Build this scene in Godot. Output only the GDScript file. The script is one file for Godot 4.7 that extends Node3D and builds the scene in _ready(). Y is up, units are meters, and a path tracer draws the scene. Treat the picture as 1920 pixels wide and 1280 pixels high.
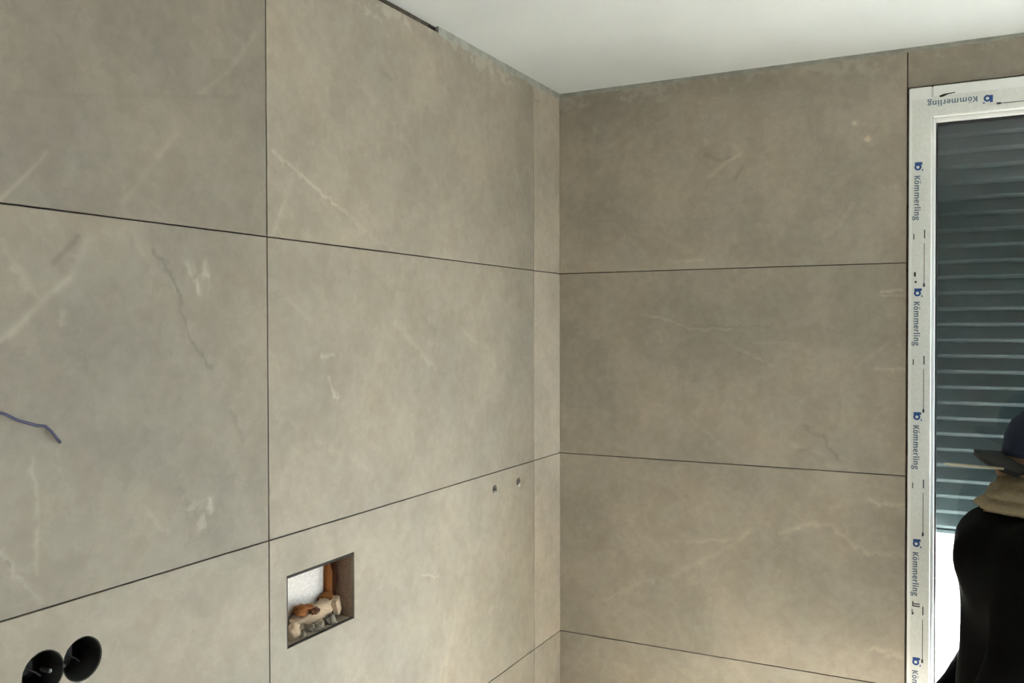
extends Node3D
# A half finished bathroom: large stone tiles on two walls, a film wrapped window with a roller shutter, a worker kneeling before it.
# Corner of the two tiled walls at x = 0, z = 0; wall_left is the plane z = 0, wall_right (with the window) the plane x = 0.

const ROOM_X := -3.4
const ROOM_Z := 2.9
const CEIL := 2.399
const W2 := Rect2(-0.52, 0.80, 0.47, 1.3)   # a second window, beside the camera
const JOINT := 0.0026
const TW := 640
const TH := 320

var noises := []
var font: Font

# veins and stains of the tiles: strength, half width, then points on the wall in metres
var marks_left := [
	[0.25, 0.0024, -1.945, 1.806, -1.883, 1.871, -1.874, 1.885],
	[0.35, 0.0032, -1.385, 1.972, -1.330, 1.951, -1.256, 1.918, -1.148, 1.874],
	[0.12, 0.0040, -1.138, 1.869, -1.049, 1.829, -0.963, 1.808],
	[0.3, 0.0048, -1.946, 1.605, -1.915, 1.629, -1.885, 1.661, -1.858, 1.682, -1.836, 1.699],
	[0.15, 0.0064, -1.836, 1.699, -1.817, 1.733, -1.799, 1.768],
	[0.2, 0.0048, -1.946, 1.743, -1.914, 1.695, -1.885, 1.665],
	[-0.3, 0.0040, -1.862, 1.722, -1.844, 1.739, -1.826, 1.759],
	[-0.25, 0.0032, -1.679, 1.752, -1.651, 1.731, -1.628, 1.690, -1.622, 1.667, -1.605, 1.620, -1.587, 1.587, -1.549, 1.547],
	[0.12, 0.0064, -1.727, 1.787, -1.673, 1.725, -1.628, 1.686],
	[0.35, 0.0064, -1.601, 1.734, -1.594, 1.722],
	[0.45, 0.0048, -1.560, 1.741, -1.559, 1.712],
	[0.5, 0.0064, -1.579, 1.704, -1.577, 1.687],
	[0.3, 0.0048, -1.848, 1.645, -1.849, 1.629],
	[0.22, 0.0032, -1.902, 1.428, -1.894, 1.355, -1.893, 1.307, -1.896, 1.256],
	[0.25, 0.0032, -1.949, 1.300, -1.935, 1.277, -1.911, 1.240, -1.886, 1.209],
	[-0.2, 0.0024, -1.943, 1.287, -1.915, 1.245],
	[0.15, 0.0032, -1.857, 1.438, -1.857, 1.406],
	[0.5, 0.0072, -1.556, 1.305, -1.553, 1.294],
	[0.4, 0.0064, -1.574, 1.273, -1.572, 1.263],
	[0.25, 0.0080, -1.593, 1.307, -1.581, 1.303],
	[0.15, 0.0048, -1.694, 1.315, -1.655, 1.266],
	[-0.15, 0.0040, -1.504, 1.466, -1.484, 1.434, -1.470, 1.402],
	[0.14, 0.0048, -1.737, 1.826, -1.672, 1.906, -1.625, 1.960],
	[0.15, 0.0040, -1.570, 2.042, -1.498, 2.103, -1.427, 2.193],
	[-0.08, 0.0032, -1.919, 1.964, -1.659, 2.017, -1.471, 2.060],
	[0.2, 0.0056, -0.964, 1.639, -0.848, 1.559, -0.786, 1.516],
	[-0.14, 0.0064, -0.847, 1.653, -0.777, 1.606],
	[0.4, 0.0032, -1.238, 1.563, -1.197, 1.560],
	[0.45, 0.0032, -1.215, 1.513, -1.203, 1.489, -1.183, 1.469],
	[0.2, 0.0040, -0.636, 1.612, -0.577, 1.582],
	[0.12, 0.0064, -1.374, 1.444, -1.311, 1.417, -1.171, 1.344],
	[0.1, 0.0064, -1.107, 2.178, -0.961, 2.111, -0.820, 2.005],
	[-0.15, 0.0040, -1.014, 2.219, -0.971, 2.211],
	[0.3, 0.0024, -0.852, 0.997, -0.771, 0.975],
	[0.12, 0.0056, -0.751, 0.885, -0.730, 0.794, -0.736, 0.685],
	[0.1, 0.0064, -1.142, 1.340, -1.053, 1.280],
	[-0.3, 0.0032, -0.189, 2.340, -0.154, 2.341],
	[-0.12, 0.0080, -1.643, 1.352, -1.608, 1.304, -1.546, 1.244],
	[-0.1, 0.0080, -1.505, 1.336, -1.545, 1.283, -1.632, 1.271],
	[0.12, 0.0048, -1.341, 1.680, -1.275, 1.637],
	[0.14, 0.0040, -0.348, 2.123, -0.259, 2.006],
	[0.15, 0.0048, -1.386, 1.805, -1.306, 1.966]]
var marks_right := [
	[0.25, 0.0048, 0.506, 2.086, 0.555, 2.123, 0.604, 2.151],
	[-0.25, 0.0040, 0.489, 2.154, 0.539, 2.133, 0.572, 2.138],
	[-0.25, 0.0040, 0.607, 2.114, 0.585, 2.072],
	[0.12, 0.0064, 0.455, 2.206, 0.539, 2.190, 0.612, 2.159],
	[0.6, 0.0040, 0.924, 2.206, 0.932, 2.207],
	[0.9, 0.0048, 0.963, 2.161, 0.965, 2.156],
	[0.25, 0.0024, 0.281, 1.661, 0.352, 1.651, 0.439, 1.617, 0.572, 1.614],
	[-0.12, 0.0032, 0.456, 1.626, 0.589, 1.622, 0.684, 1.622],
	[0.2, 0.0032, 0.589, 1.560, 0.700, 1.505],
	[0.12, 0.0024, 0.621, 1.577, 0.777, 1.574],
	[0.5, 0.0024, 1.000, 1.723, 1.055, 1.726],
	[0.3, 0.0032, 0.997, 1.710, 1.066, 1.705],
	[0.3, 0.0032, 0.983, 1.502, 1.067, 1.501],
	[-0.25, 0.0048, 0.786, 1.328, 0.816, 1.311, 0.846, 1.294, 0.883, 1.234],
	[-0.2, 0.0048, 0.778, 1.254, 0.809, 1.266],
	[0.18, 0.0048, 0.748, 1.276, 0.839, 1.249],
	[0.16, 0.0048, 0.861, 1.220, 0.956, 1.203],
	[0.15, 0.0056, 0.171, 0.726, 0.281, 0.801, 0.353, 0.819, 0.524, 0.915, 0.622, 0.992],
	[-0.15, 0.0032, 0.153, 0.711, 0.281, 0.801],
	[0.2, 0.0040, 0.439, 0.948, 0.606, 0.974, 0.630, 1.009],
	[0.25, 0.0056, 0.717, 1.002, 0.809, 1.043, 0.869, 1.041, 0.928, 0.992, 0.957, 0.972, 1.069, 0.978],
	[0.35, 0.0048, 0.971, 1.127, 1.013, 1.116, 1.069, 1.116],
	[0.25, 0.0064, 0.986, 0.700, 1.057, 0.688],
	[0.2, 0.0032, 0.396, 1.827, 0.489, 1.834],
	[0.22, 0.0040, 0.126, 2.273, 0.129, 2.266],
	[0.22, 0.0040, 0.299, 2.286, 0.303, 2.275],
	[0.12, 0.0040, 0.422, 1.349, 0.456, 1.326, 0.540, 1.264],
	[0.1, 0.0040, 0.898, 1.346, 0.894, 1.416],
	[0.15, 0.0040, 1.025, 1.579, 0.983, 1.548, 0.926, 1.501],
	[-0.12, 0.0040, 0.396, 1.078, 0.431, 1.090],
	[0.12, 0.0048, 0.852, 1.889, 0.888, 1.918, 0.924, 1.977],
	[-0.15, 0.0064, 0.965, 1.952, 0.973, 1.943],
	[0.1, 0.0064, 0.281, 1.934, 0.456, 1.858],
	[0.1, 0.0048, 0.154, 2.201, 0.245, 2.244],
	[0.12, 0.0040, 0.352, 1.575, 0.338, 1.609],
	[0.1, 0.0064, 0.058, 0.933, 0.153, 0.978]]

func _ready():
	# camera
	var cam := Camera3D.new()
	cam.name = "camera"
	add_child(cam)
	cam.position = Vector3(-2.7555, 1.62, 1.2417)
	cam.basis = Basis(Vector3.UP, -1.09416) * Basis(Vector3.RIGHT, -0.01527) * Basis(Vector3.BACK, -0.0022)
	cam.fov = 41.534
	cam.current = true
	# sky, exposure
	var sky_mat := ProceduralSkyMaterial.new()
	sky_mat.sky_top_color = Color(0.50, 0.60, 0.70)
	sky_mat.sky_horizon_color = Color(0.78, 0.84, 0.88)
	sky_mat.ground_bottom_color = Color(0.4, 0.4, 0.38)
	sky_mat.ground_horizon_color = Color(0.72, 0.76, 0.78)
	sky_mat.sky_energy_multiplier = 3.6
	var sky := Sky.new()
	sky.sky_material = sky_mat
	var env := Environment.new()
	env.background_mode = Environment.BG_SKY
	env.sky = sky
	env.tonemap_mode = Environment.TONE_MAPPER_LINEAR
	env.tonemap_exposure = 2.7
	env.sdfgi_enabled = true
	env.ssao_enabled = true
	env.ssil_enabled = true
	var we := WorldEnvironment.new()
	we.name = "environment"
	we.environment = env
	add_child(we)
	# sun, high outside the window
	var sun := DirectionalLight3D.new()
	sun.name = "sun"
	add_child(sun)
	sun.look_at_from_position(Vector3.ZERO, Vector3(-0.50, -0.62, -0.60))
	sun.light_color = Color(1.0, 0.99, 0.96)
	sun.light_energy = 36.0
	sun.light_angular_distance = 0.6
	sun.shadow_enabled = true

	for k in 3:
		var n := FastNoiseLite.new()
		n.seed = 11 + k
		n.noise_type = FastNoiseLite.TYPE_SIMPLEX_SMOOTH
		n.fractal_octaves = [4, 5, 4][k]
		n.fractal_gain = [0.5, 0.6, 0.55][k]
		n.frequency = [0.0045, 0.013, 0.05][k]
		noises.append(n)
	var sf := SystemFont.new()
	sf.font_names = PackedStringArray(["Droid Sans"])
	sf.font_weight = 700
	font = sf

	build_room()
	build_window()
	build_second_window()
	build_shutter()
	build_wall_box()
	build_round_boxes()
	build_outlets()
	build_cable()
	build_person()

# ---------------------------------------------------------------- helpers
func mat(c: Color, rough := 0.7, metal := 0.0) -> StandardMaterial3D:
	var m := StandardMaterial3D.new()
	m.albedo_color = c
	m.roughness = rough
	m.metallic = metal
	return m

func noise_tex(seed_: int, freq: float, a: Color, b: Color, octaves := 4) -> NoiseTexture2D:
	var t := NoiseTexture2D.new()
	var n := FastNoiseLite.new()
	n.seed = seed_
	n.frequency = freq
	n.fractal_octaves = octaves
	t.noise = n
	t.width = 256
	t.height = 256
	t.seamless = true
	var g := Gradient.new()
	g.set_color(0, a)
	g.set_color(1, b)
	t.color_ramp = g
	return t

func mottled(seed_: int, freq: float, a: Color, b: Color, scale_: float, rough := 0.8) -> StandardMaterial3D:
	var m := mat(Color.WHITE, rough)
	m.albedo_texture = noise_tex(seed_, freq, a, b)
	m.uv1_triplanar = true
	m.uv1_world_triplanar = true
	m.uv1_scale = Vector3.ONE * scale_
	return m

func thing(called: String, label: String, category: String, group := "") -> Node3D:
	var o := Node3D.new()
	o.name = called
	add_child(o, true)
	tag(o, label, category, group)
	return o

func tag(o: Node, label: String, category: String, group := "") -> void:
	o.set_meta("label", label)
	o.set_meta("category", category)
	if group:
		o.set_meta("group", group)

func struct(o: Node, label: String, category: String) -> void:
	o.set_meta("kind", "structure")
	o.set_meta("label", label)
	o.set_meta("category", category)

func put(called: String, mesh: Mesh, m: Material, parent: Node, at := Vector3.ZERO, b := Basis.IDENTITY) -> MeshInstance3D:
	var o := MeshInstance3D.new()
	o.name = called
	o.mesh = mesh
	if m:
		o.material_override = m
	o.cast_shadow = GeometryInstance3D.SHADOW_CASTING_SETTING_ON
	parent.add_child(o, true)
	o.transform = Transform3D(b, at)
	return o

func quad(st: SurfaceTool, a: Vector3, b: Vector3, c: Vector3, d: Vector3, out: Vector3) -> void:
	tri(st, a, b, c, out)
	tri(st, a, c, d, out)

func tri(st: SurfaceTool, a: Vector3, b: Vector3, c: Vector3, out: Vector3) -> void:
	var n := (c - a).cross(b - a)   # clockwise fronts
	if n.length_squared() < 1e-16:
		return
	n = n.normalized()
	if n.dot(out) < 0:
		var t := b
		b = c
		c = t
		n = -n
	for p in [a, b, c]:
		st.set_normal(n)
		st.add_vertex(p)

# box between two corners with chamfered edges
func cbox(lo: Vector3, hi: Vector3, ch := 0.001) -> ArrayMesh:
	var st := SurfaceTool.new()
	st.begin(Mesh.PRIMITIVE_TRIANGLES)
	add_cbox(st, lo, hi, ch)
	return st.commit()

func add_cbox(st: SurfaceTool, lo: Vector3, hi: Vector3, ch := 0.001) -> void:
	var c := (lo + hi) * 0.5
	var h := (hi - lo) * 0.5
	ch = min(ch, 0.45 * min(h.x, min(h.y, h.z)))
	var ax := [Vector3.RIGHT, Vector3.UP, Vector3.BACK]
	for k in 3:
		var u: Vector3 = ax[(k + 1) % 3]
		var v: Vector3 = ax[(k + 2) % 3]
		var hu: float = h[(k + 1) % 3] - ch
		var hv: float = h[(k + 2) % 3] - ch
		for s in [-1.0, 1.0]:
			var o: Vector3 = c + ax[k] * s * h[k]
			quad(st, o - u * hu - v * hv, o + u * hu - v * hv, o + u * hu + v * hv, o - u * hu + v * hv, ax[k] * s)
		for su in [-1.0, 1.0]:
			for sv in [-1.0, 1.0]:
				var w: Vector3 = ax[k] * (h[k] - ch)
				var p: Vector3 = c + u * su * h[(k + 1) % 3] + v * sv * hv
				var q: Vector3 = c + u * su * hu + v * sv * h[(k + 2) % 3]
				quad(st, p - w, p + w, q + w, q - w, u * su + v * sv)
	for sx in [-1.0, 1.0]:
		for sy in [-1.0, 1.0]:
			for sz in [-1.0, 1.0]:
				var s := Vector3(sx, sy, sz)
				tri(st, c + s * (h - Vector3(0, ch, ch)), c + s * (h - Vector3(ch, 0, ch)), c + s * (h - Vector3(ch, ch, 0)), s)

func rect(x0: float, y0: float, x1: float, y1: float) -> PackedVector2Array:
	return PackedVector2Array([Vector2(x0, y0), Vector2(x1, y0), Vector2(x1, y1), Vector2(x0, y1)])

func circle(c: Vector2, r: float, n := 28) -> PackedVector2Array:
	var a := PackedVector2Array()
	for k in n:
		a.append(c + r * Vector2(cos(TAU * k / n), sin(TAU * k / n)))
	return a

func inset(p: PackedVector2Array, b: float) -> PackedVector2Array:
	# moves a counter-clockwise loop inwards (a clockwise one, a hole, outwards)
	var out := PackedVector2Array()
	var n := p.size()
	for i in n:
		var e1 := (p[i] - p[(i + n - 1) % n]).normalized()
		var e2 := (p[(i + 1) % n] - p[i]).normalized()
		var n1 := Vector2(-e1.y, e1.x)
		var n2 := Vector2(-e2.y, e2.x)
		out.append(p[i] + b * (n1 + n2) / max(0.3, 1.0 + n1.dot(n2)))
	return out

func bridge(outer: PackedVector2Array, hole: PackedVector2Array) -> PackedVector2Array:
	var best := 1e9
	var bi := 0
	var bj := 0
	for i in outer.size():
		for j in hole.size():
			var d := outer[i].distance_squared_to(hole[j])
			if d < best:
				best = d
				bi = i
				bj = j
	var out := PackedVector2Array()
	var dir := (hole[bj] - outer[bi]).normalized()
	var side := Vector2(-dir.y, dir.x) * 0.00001
	for i in bi + 1:
		out.append(outer[i])
	out[bi] = outer[bi] + side
	for j in hole.size():
		out.append(hole[(bj + j) % hole.size()] + (side if j == 0 else Vector2.ZERO))
	out.append(hole[bj] - side)
	out.append(outer[bi] - side)
	for i in range(bi + 1, outer.size()):
		out.append(outer[i])
	return out

# a plate with its front at z = 0, bevelled, with holes; uv runs over the rectangle uvr
func slab(outer: PackedVector2Array, holes: Array, thick: float, bev: float, uvr := Rect2(0, 0, 1, 1)) -> ArrayMesh:
	var st := SurfaceTool.new()
	st.begin(Mesh.PRIMITIVE_TRIANGLES)
	if Geometry2D.is_polygon_clockwise(outer):
		outer.reverse()
	var loops := [outer]
	for h in holes:
		var hh: PackedVector2Array = h
		if not Geometry2D.is_polygon_clockwise(hh):
			hh.reverse()
		loops.append(hh)
	var cap := PackedVector2Array()
	for k in loops.size():
		var l: PackedVector2Array = loops[k]
		var i2 := inset(l, bev)
		cap = i2 if k == 0 else bridge(cap, i2)
		for i in l.size():
			var j := (i + 1) % l.size()
			var e := (l[j] - l[i]).normalized()
			var nn := Vector3(e.y, -e.x, 0)
			uvquad(st, i2[i], i2[j], l[j], l[i], [0.0, 0.0, -bev, -bev], nn + Vector3(0, 0, 1), uvr)
			uvquad(st, l[i], l[j], l[j], l[i], [-bev, -bev, -thick, -thick], nn, uvr)
	var idx := Geometry2D.triangulate_polygon(cap)
	if idx.is_empty():
		push_error("no triangles")
	for t in range(0, idx.size(), 3):
		uvtri(st, [cap[idx[t]], cap[idx[t + 1]], cap[idx[t + 2]]], [0.0, 0.0, 0.0], Vector3(0, 0, 1), uvr)
		uvtri(st, [cap[idx[t]], cap[idx[t + 1]], cap[idx[t + 2]]], [-thick, -thick, -thick], Vector3(0, 0, -1), uvr)
	return st.commit()

func uvquad(st: SurfaceTool, a: Vector2, b: Vector2, c: Vector2, d: Vector2, z: Array, out: Vector3, uvr: Rect2) -> void:
	uvtri(st, [a, b, c], [z[0], z[1], z[2]], out, uvr)
	uvtri(st, [a, c, d], [z[0], z[2], z[3]], out, uvr)

func uvtri(st: SurfaceTool, p: Array, z: Array, out: Vector3, uvr: Rect2) -> void:
	var v := [Vector3(p[0].x, p[0].y, z[0]), Vector3(p[1].x, p[1].y, z[1]), Vector3(p[2].x, p[2].y, z[2])]
	var n: Vector3 = (v[2] - v[0]).cross(v[1] - v[0])
	if n.length_squared() < 1e-18:
		return
	n = n.normalized()
	var order := [0, 1, 2]
	if n.dot(out) < 0:
		order = [0, 2, 1]
		n = -n
	for k in order:
		st.set_normal(n)
		st.set_uv(Vector2((p[k].x - uvr.position.x) / uvr.size.x, 1.0 - (p[k].y - uvr.position.y) / uvr.size.y))
		st.add_vertex(v[k])

# profile points (radius, height) turned about y
func lathe(profile: Array, segs := 24) -> ArrayMesh:
	var st := SurfaceTool.new()
	st.begin(Mesh.PRIMITIVE_TRIANGLES)
	for i in profile.size() - 1:
		for s in segs:
			var a0 := TAU * s / segs
			var a1 := TAU * (s + 1) / segs
			var p: Vector2 = profile[i]
			var q: Vector2 = profile[i + 1]
			var v := [Vector3(p.x * cos(a0), p.y, p.x * sin(a0)), Vector3(p.x * cos(a1), p.y, p.x * sin(a1)), Vector3(q.x * cos(a1), q.y, q.x * sin(a1)), Vector3(q.x * cos(a0), q.y, q.x * sin(a0))]
			for k in [0, 1, 2, 0, 2, 3]:
				st.add_vertex(v[k])
	st.index()
	st.generate_normals()
	return st.commit()

func tube(pts: Array, r: float, segs := 10) -> ArrayMesh:
	var st := SurfaceTool.new()
	st.begin(Mesh.PRIMITIVE_TRIANGLES)
	add_tube(st, pts, r, segs)
	st.index()
	st.generate_normals()
	return st.commit()

func add_tube(st: SurfaceTool, pts: Array, r: float, segs := 10, r_end := -1.0) -> void:
	var rings := []
	for i in pts.size():
		var d: Vector3 = (pts[min(i + 1, pts.size() - 1)] - pts[max(i - 1, 0)]).normalized()
		var u := d.cross(Vector3.UP if abs(d.y) < 0.9 else Vector3.RIGHT).normalized()
		var v := d.cross(u)
		var rr: float = r if r_end < 0 else lerp(r, r_end, float(i) / (pts.size() - 1))
		var ring := []
		for s in segs:
			ring.append(pts[i] + rr * (u * cos(TAU * s / segs) + v * sin(TAU * s / segs)))
		rings.append(ring)
	for i in pts.size() - 1:
		for s in segs:
			var t := (s + 1) % segs
			for p in [rings[i][s], rings[i + 1][t], rings[i][t], rings[i][s], rings[i + 1][s], rings[i + 1][t]]:
				st.add_vertex(p)
	for e in [0, pts.size() - 1]:
		for s in range(1, segs - 1):
			var f := [rings[e][0], rings[e][s], rings[e][s + 1]] if e > 0 else [rings[e][0], rings[e][s + 1], rings[e][s]]
			for p in f:
				st.add_vertex(p)

# ---------------------------------------------------------------- stone tiles
func tile_texture(x0: float, y0: float, marks: Array, tone: float, plaster_top: float, seed_: int) -> ImageTexture:
	# a polished beige limestone print, 1.2 x 0.6 m; x0, y0 is the lower left corner of the full tile on its wall
	var raw := []
	for k in 3:
		var n: FastNoiseLite = noises[k]
		n.offset = Vector3(seed_ * 173.0, seed_ * 91.0, seed_ * 37.0)
		raw.append(n.get_image(TW, TH, false, false, false).get_data())
	var big: PackedByteArray = raw[0]
	var mid: PackedByteArray = raw[1]
	var fine: PackedByteArray = raw[2]
	var add := PackedFloat32Array()
	add.resize(TW * TH)
	var ppm := TW / 1.2
	for m in marks:
		var s: float = m[0]
		var w: float = m[1] * ppm * 1.35
		for k in range(2, m.size() - 3, 2):
			var a := Vector2((m[k] - x0) * ppm, TH - (m[k + 1] - y0) * ppm)
			var b := Vector2((m[k + 2] - x0) * ppm, TH - (m[k + 3] - y0) * ppm)
			var r := w * 2.2 + 2.0
			var i0 := maxi(0, int(min(a.x, b.x) - r))
			var i1 := mini(TW, int(max(a.x, b.x) + r))
			var j0 := maxi(0, int(min(a.y, b.y) - r))
			var j1 := mini(TH, int(max(a.y, b.y) + r))
			for j in range(j0, j1):
				for i in range(i0, i1):
					var q := j * TW + i
					var wob := (fine[q] - 128) * 0.018 * (1.0 + w * 0.4)
					var p := Vector2(i + wob, j - wob)
					var d := p.distance_to(Geometry2D.get_closest_point_to_segment(p, a, b)) / w
					if d < 2.2:
						var g := s * exp(-d * d) * (0.55 + mid[q] / 300.0)
						if abs(g) > abs(add[q]):
							add[q] = g
	var out := PackedByteArray()
	out.resize(TW * TH * 3)
	for j in TH:
		var h := y0 + (TH - j) / ppm
		for i in TW:
			var q := j * TW + i
			var b := (big[q] - 128) / 128.0
			var md := (mid[q] - 128) / 128.0
			var f := (fine[q] - 128) / 128.0
			# ridges of the mid noise give the faint net of veins
			var ridge: float = max(0.0, 1.0 - abs(md) * 14.0)
			var t := tone * (1.0 + 0.07 * b + 0.055 * md + 0.04 * f + 0.03 * ridge * (1.0 if b > -0.1 else -0.8)) + 0.20 * add[q]
			var warm := 0.012 * b - 0.01 * md
			var pl := 0.0
			if h > plaster_top:
				pl = clampf((md + 0.5 * f - 0.1) * 1.6 - (0.03 - (h - plaster_top)) * 10.0, 0.0, 0.3)
			var c := Vector3(t * (1.0 + warm), t * 0.947, t * (0.860 - warm))
			c = c.lerp(Vector3(0.74, 0.73, 0.68), pl)
			out[q * 3] = clampi(int(c.x * 255.0), 0, 255)
			out[q * 3 + 1] = clampi(int(c.y * 255.0), 0, 255)
			out[q * 3 + 2] = clampi(int(c.z * 255.0), 0, 255)
	return ImageTexture.create_from_image(Image.create_from_data(TW, TH, false, Image.FORMAT_RGB8, out))

func tile_mat(tex: Texture2D) -> StandardMaterial3D:
	var m := mat(Color.WHITE, 0.55)
	m.albedo_texture = tex
	m.metallic_specular = 0.35
	return m

func add_tile(parent: Node3D, x0: float, y0: float, x1: float, y1: float, m: Material, uv_x: float, uv_y: float, holes := []) -> void:
	var g := JOINT * 0.5
	put("tile", slab(rect(x0 + g, y0 + g, x1 - g, y1 - g), holes, 0.009, 0.0006, Rect2(uv_x, uv_y, 1.2, 0.6)), m, parent)

func build_room():
	var screed := mottled(5, 0.02, Color(0.69, 0.68, 0.65), Color(0.78, 0.77, 0.74), 0.7, 0.75)
	var fl := put("floor", cbox(Vector3(ROOM_X - 0.2, -0.15, -0.33), Vector3(0.339, 0, ROOM_Z + 0.2), 0.001), screed, self)
	struct(fl, "pale grey screed floor below the tiled walls", "floor")
	var plaster := mottled(8, 0.01, Color(0.765, 0.777, 0.77), Color(0.795, 0.805, 0.798), 0.5, 0.85)
	var ce := put("ceiling", cbox(Vector3(ROOM_X - 0.2, CEIL, -0.33), Vector3(0.339, CEIL + 0.15, ROOM_Z + 0.2), 0.001), plaster, self)
	struct(ce, "smooth white plastered ceiling above the stone tiles", "ceiling")
	var cement := mottled(9, 0.02, Color(0.46, 0.45, 0.425), Color(0.56, 0.55, 0.52), 0.6, 0.9)
	var back := put("wall_back", cbox(Vector3(ROOM_X - 0.2, 0, 0), Vector3(ROOM_X, CEIL, ROOM_Z), 0.001), cement, self)
	struct(back, "raw cement rendered wall behind the camera", "wall")
	var opp := put("wall_front", slab(rect(ROOM_X - 0.2, 0, 0.33, CEIL), [rect(W2.position.x, W2.position.y, W2.end.x, W2.end.y)], 0.2, 0.001), cement, self, Vector3(0, 0, ROOM_Z + 0.2))
	struct(opp, "raw cement rendered wall opposite the tiled left wall", "wall")

	# left wall: adhesive bed with openings, brick leaf behind, tiles
	var bed := mottled(14, 0.05, Color(0.27, 0.25, 0.215), Color(0.40, 0.375, 0.33), 3.0, 0.95)
	var wl := Node3D.new()
	wl.name = "wall_left"
	add_child(wl)
	struct(wl, "wall of large beige stone tiles with a rectangular opening", "wall")
	var bx := rect(-1.349, 0.968, -1.127, 1.117)
	var two := Geometry2D.merge_polygons(circle(Vector2(-1.8185, 1.103), 0.0345, 36), circle(Vector2(-1.8855, 1.103), 0.0345, 36))[0]
	var o1 := circle(Vector2(-0.461, 1.151), 0.0125, 18)
	var o2 := circle(Vector2(-0.310, 1.150), 0.0125, 18)
	var slot := rect(-0.796, 2.3845, -0.764, 2.397)
	put("adhesive_bed", slab(rect(ROOM_X, 0, 0.339, CEIL), [inset(rect(-1.349, 0.968, -1.127, 1.117), -0.004), two, o1, o2, slot], 0.11, 0.0001), bed, wl, Vector3(0, 0, -0.009))
	put("outer_leaf", cbox(Vector3(ROOM_X - 0.2, 0, -0.33), Vector3(0.339, CEIL, -0.119), 0.001), bed, wl)
	var xs := [-3.4, -2.6, -1.4, -0.2, 0.0]
	var ys := [0.0, 0.6, 1.2, 1.8, 2.3845]
	var plain_tex := tile_mat(tile_texture(50, 50, [], 0.60, 99.0, 40))
	var tones := [[0.60, 0.60, 0.61, 0.66], [0.60, 0.588, 0.615, 0.69], [0.60, 0.55, 0.602, 0.695], [0.60, 0.535, 0.60, 0.675]]
	for c in 4:
		for r in 4:
			var ux: float = xs[c] if c != 0 else -3.8
			var uy: float = ys[r]
			var holes := []
			if r == 1 and c == 2:
				holes = [bx, o1, o2]
			if r == 1 and c == 1:
				holes = [two]
			var m: Material = plain_tex
			if c > 0:
				m = tile_mat(tile_texture(ux, uy, marks_left, tones[r][c], 2.335 if r == 3 else 99.0, c * 4 + r))
			add_tile(wl, xs[c], ys[r], xs[c + 1] + (JOINT * 0.5 if c == 3 else 0.0), ys[r + 1], m, ux, uy, holes)

	# right wall: bed with the window opening, tiles
	var wr := Node3D.new()
	wr.name = "wall_right"
	add_child(wr)
	wr.rotation.y = -PI / 2
	struct(wr, "wall of large beige stone tiles around the window", "wall")
	put("adhesive_bed", slab(rect(-0.009, 0, ROOM_Z, CEIL), [rect(1.09, 0.012, 2.38, 2.262)], 0.33, 0.0001), bed, wr, Vector3(0, 0, -0.009))
	var rt := [0.65, 0.635, 0.635, 0.66]
	for r in 4:
		var m := tile_mat(tile_texture(0.0, ys[r], marks_right, rt[r], 2.33 if r == 3 else 99.0, 21 + r))
		var top: float = 2.390 if r == 3 else ys[r + 1]
		add_tile(wr, -JOINT * 0.5, ys[r], 1.066, top, m, 0.0, ys[r])
		add_tile(wr, 2.405, ys[r], ROOM_Z, top, plain_tex, 2.3, ys[r])
	add_tile(wr, 1.066, 2.287, 2.266, 2.390, tile_mat(tile_texture(1.066, 1.8, [], 0.605, 2.36, 30)), 1.066, 1.8)
	add_tile(wr, 2.266, 2.287, 2.405, 2.390, plain_tex, 2.266, 1.8)


	# plaster filler smeared into the joint under the ceiling
	var filler := mottled(19, 0.06, Color(0.54, 0.545, 0.51), Color(0.68, 0.685, 0.65), 1.5, 0.9)
	var f1 := put("trim_1", ragged(-0.764, 0.0, CEIL, 0.0150, 0.024, 3), filler, self)
	struct(f1, "ragged plaster filler between ceiling and left tiles", "filler")
	var f2 := put("trim_2", ragged(0.0, ROOM_Z, CEIL, 0.0095, 0.014, 4), filler, self, Vector3.ZERO, Basis(Vector3.UP, -PI / 2))
	struct(f2, "ragged plaster filler between ceiling and window wall", "filler")

	var rf := put("roof", cbox(Vector3(ROOM_X - 0.6, CEIL + 0.15, -0.5), Vector3(0.5, CEIL + 0.3, ROOM_Z + 1.9), 0.002), plaster, self)
	struct(rf, "flat roof slab with eaves over the second window", "roof")

	# outside: the sunlit terrace and its pale rendered parapet
	var pale := mottled(23, 0.02, Color(0.80, 0.79, 0.76), Color(0.88, 0.87, 0.84), 0.4, 0.85)
	var te := put("terrace", cbox(Vector3(0.339, -0.2, -8), Vector3(14, -0.03, 10), 0.002), pale, self)
	struct(te, "pale sunlit terrace outside the window", "terrace")
	var gravel := mottled(24, 0.06, Color(0.40, 0.40, 0.37), Color(0.56, 0.55, 0.52), 1.5, 0.95)
	var gr := put("ground", cbox(Vector3(-14, -0.3, -8), Vector3(0.338, -0.155, 14), 0.002), gravel, self)
	struct(gr, "grey gravel around the outside of the house", "ground")

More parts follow.
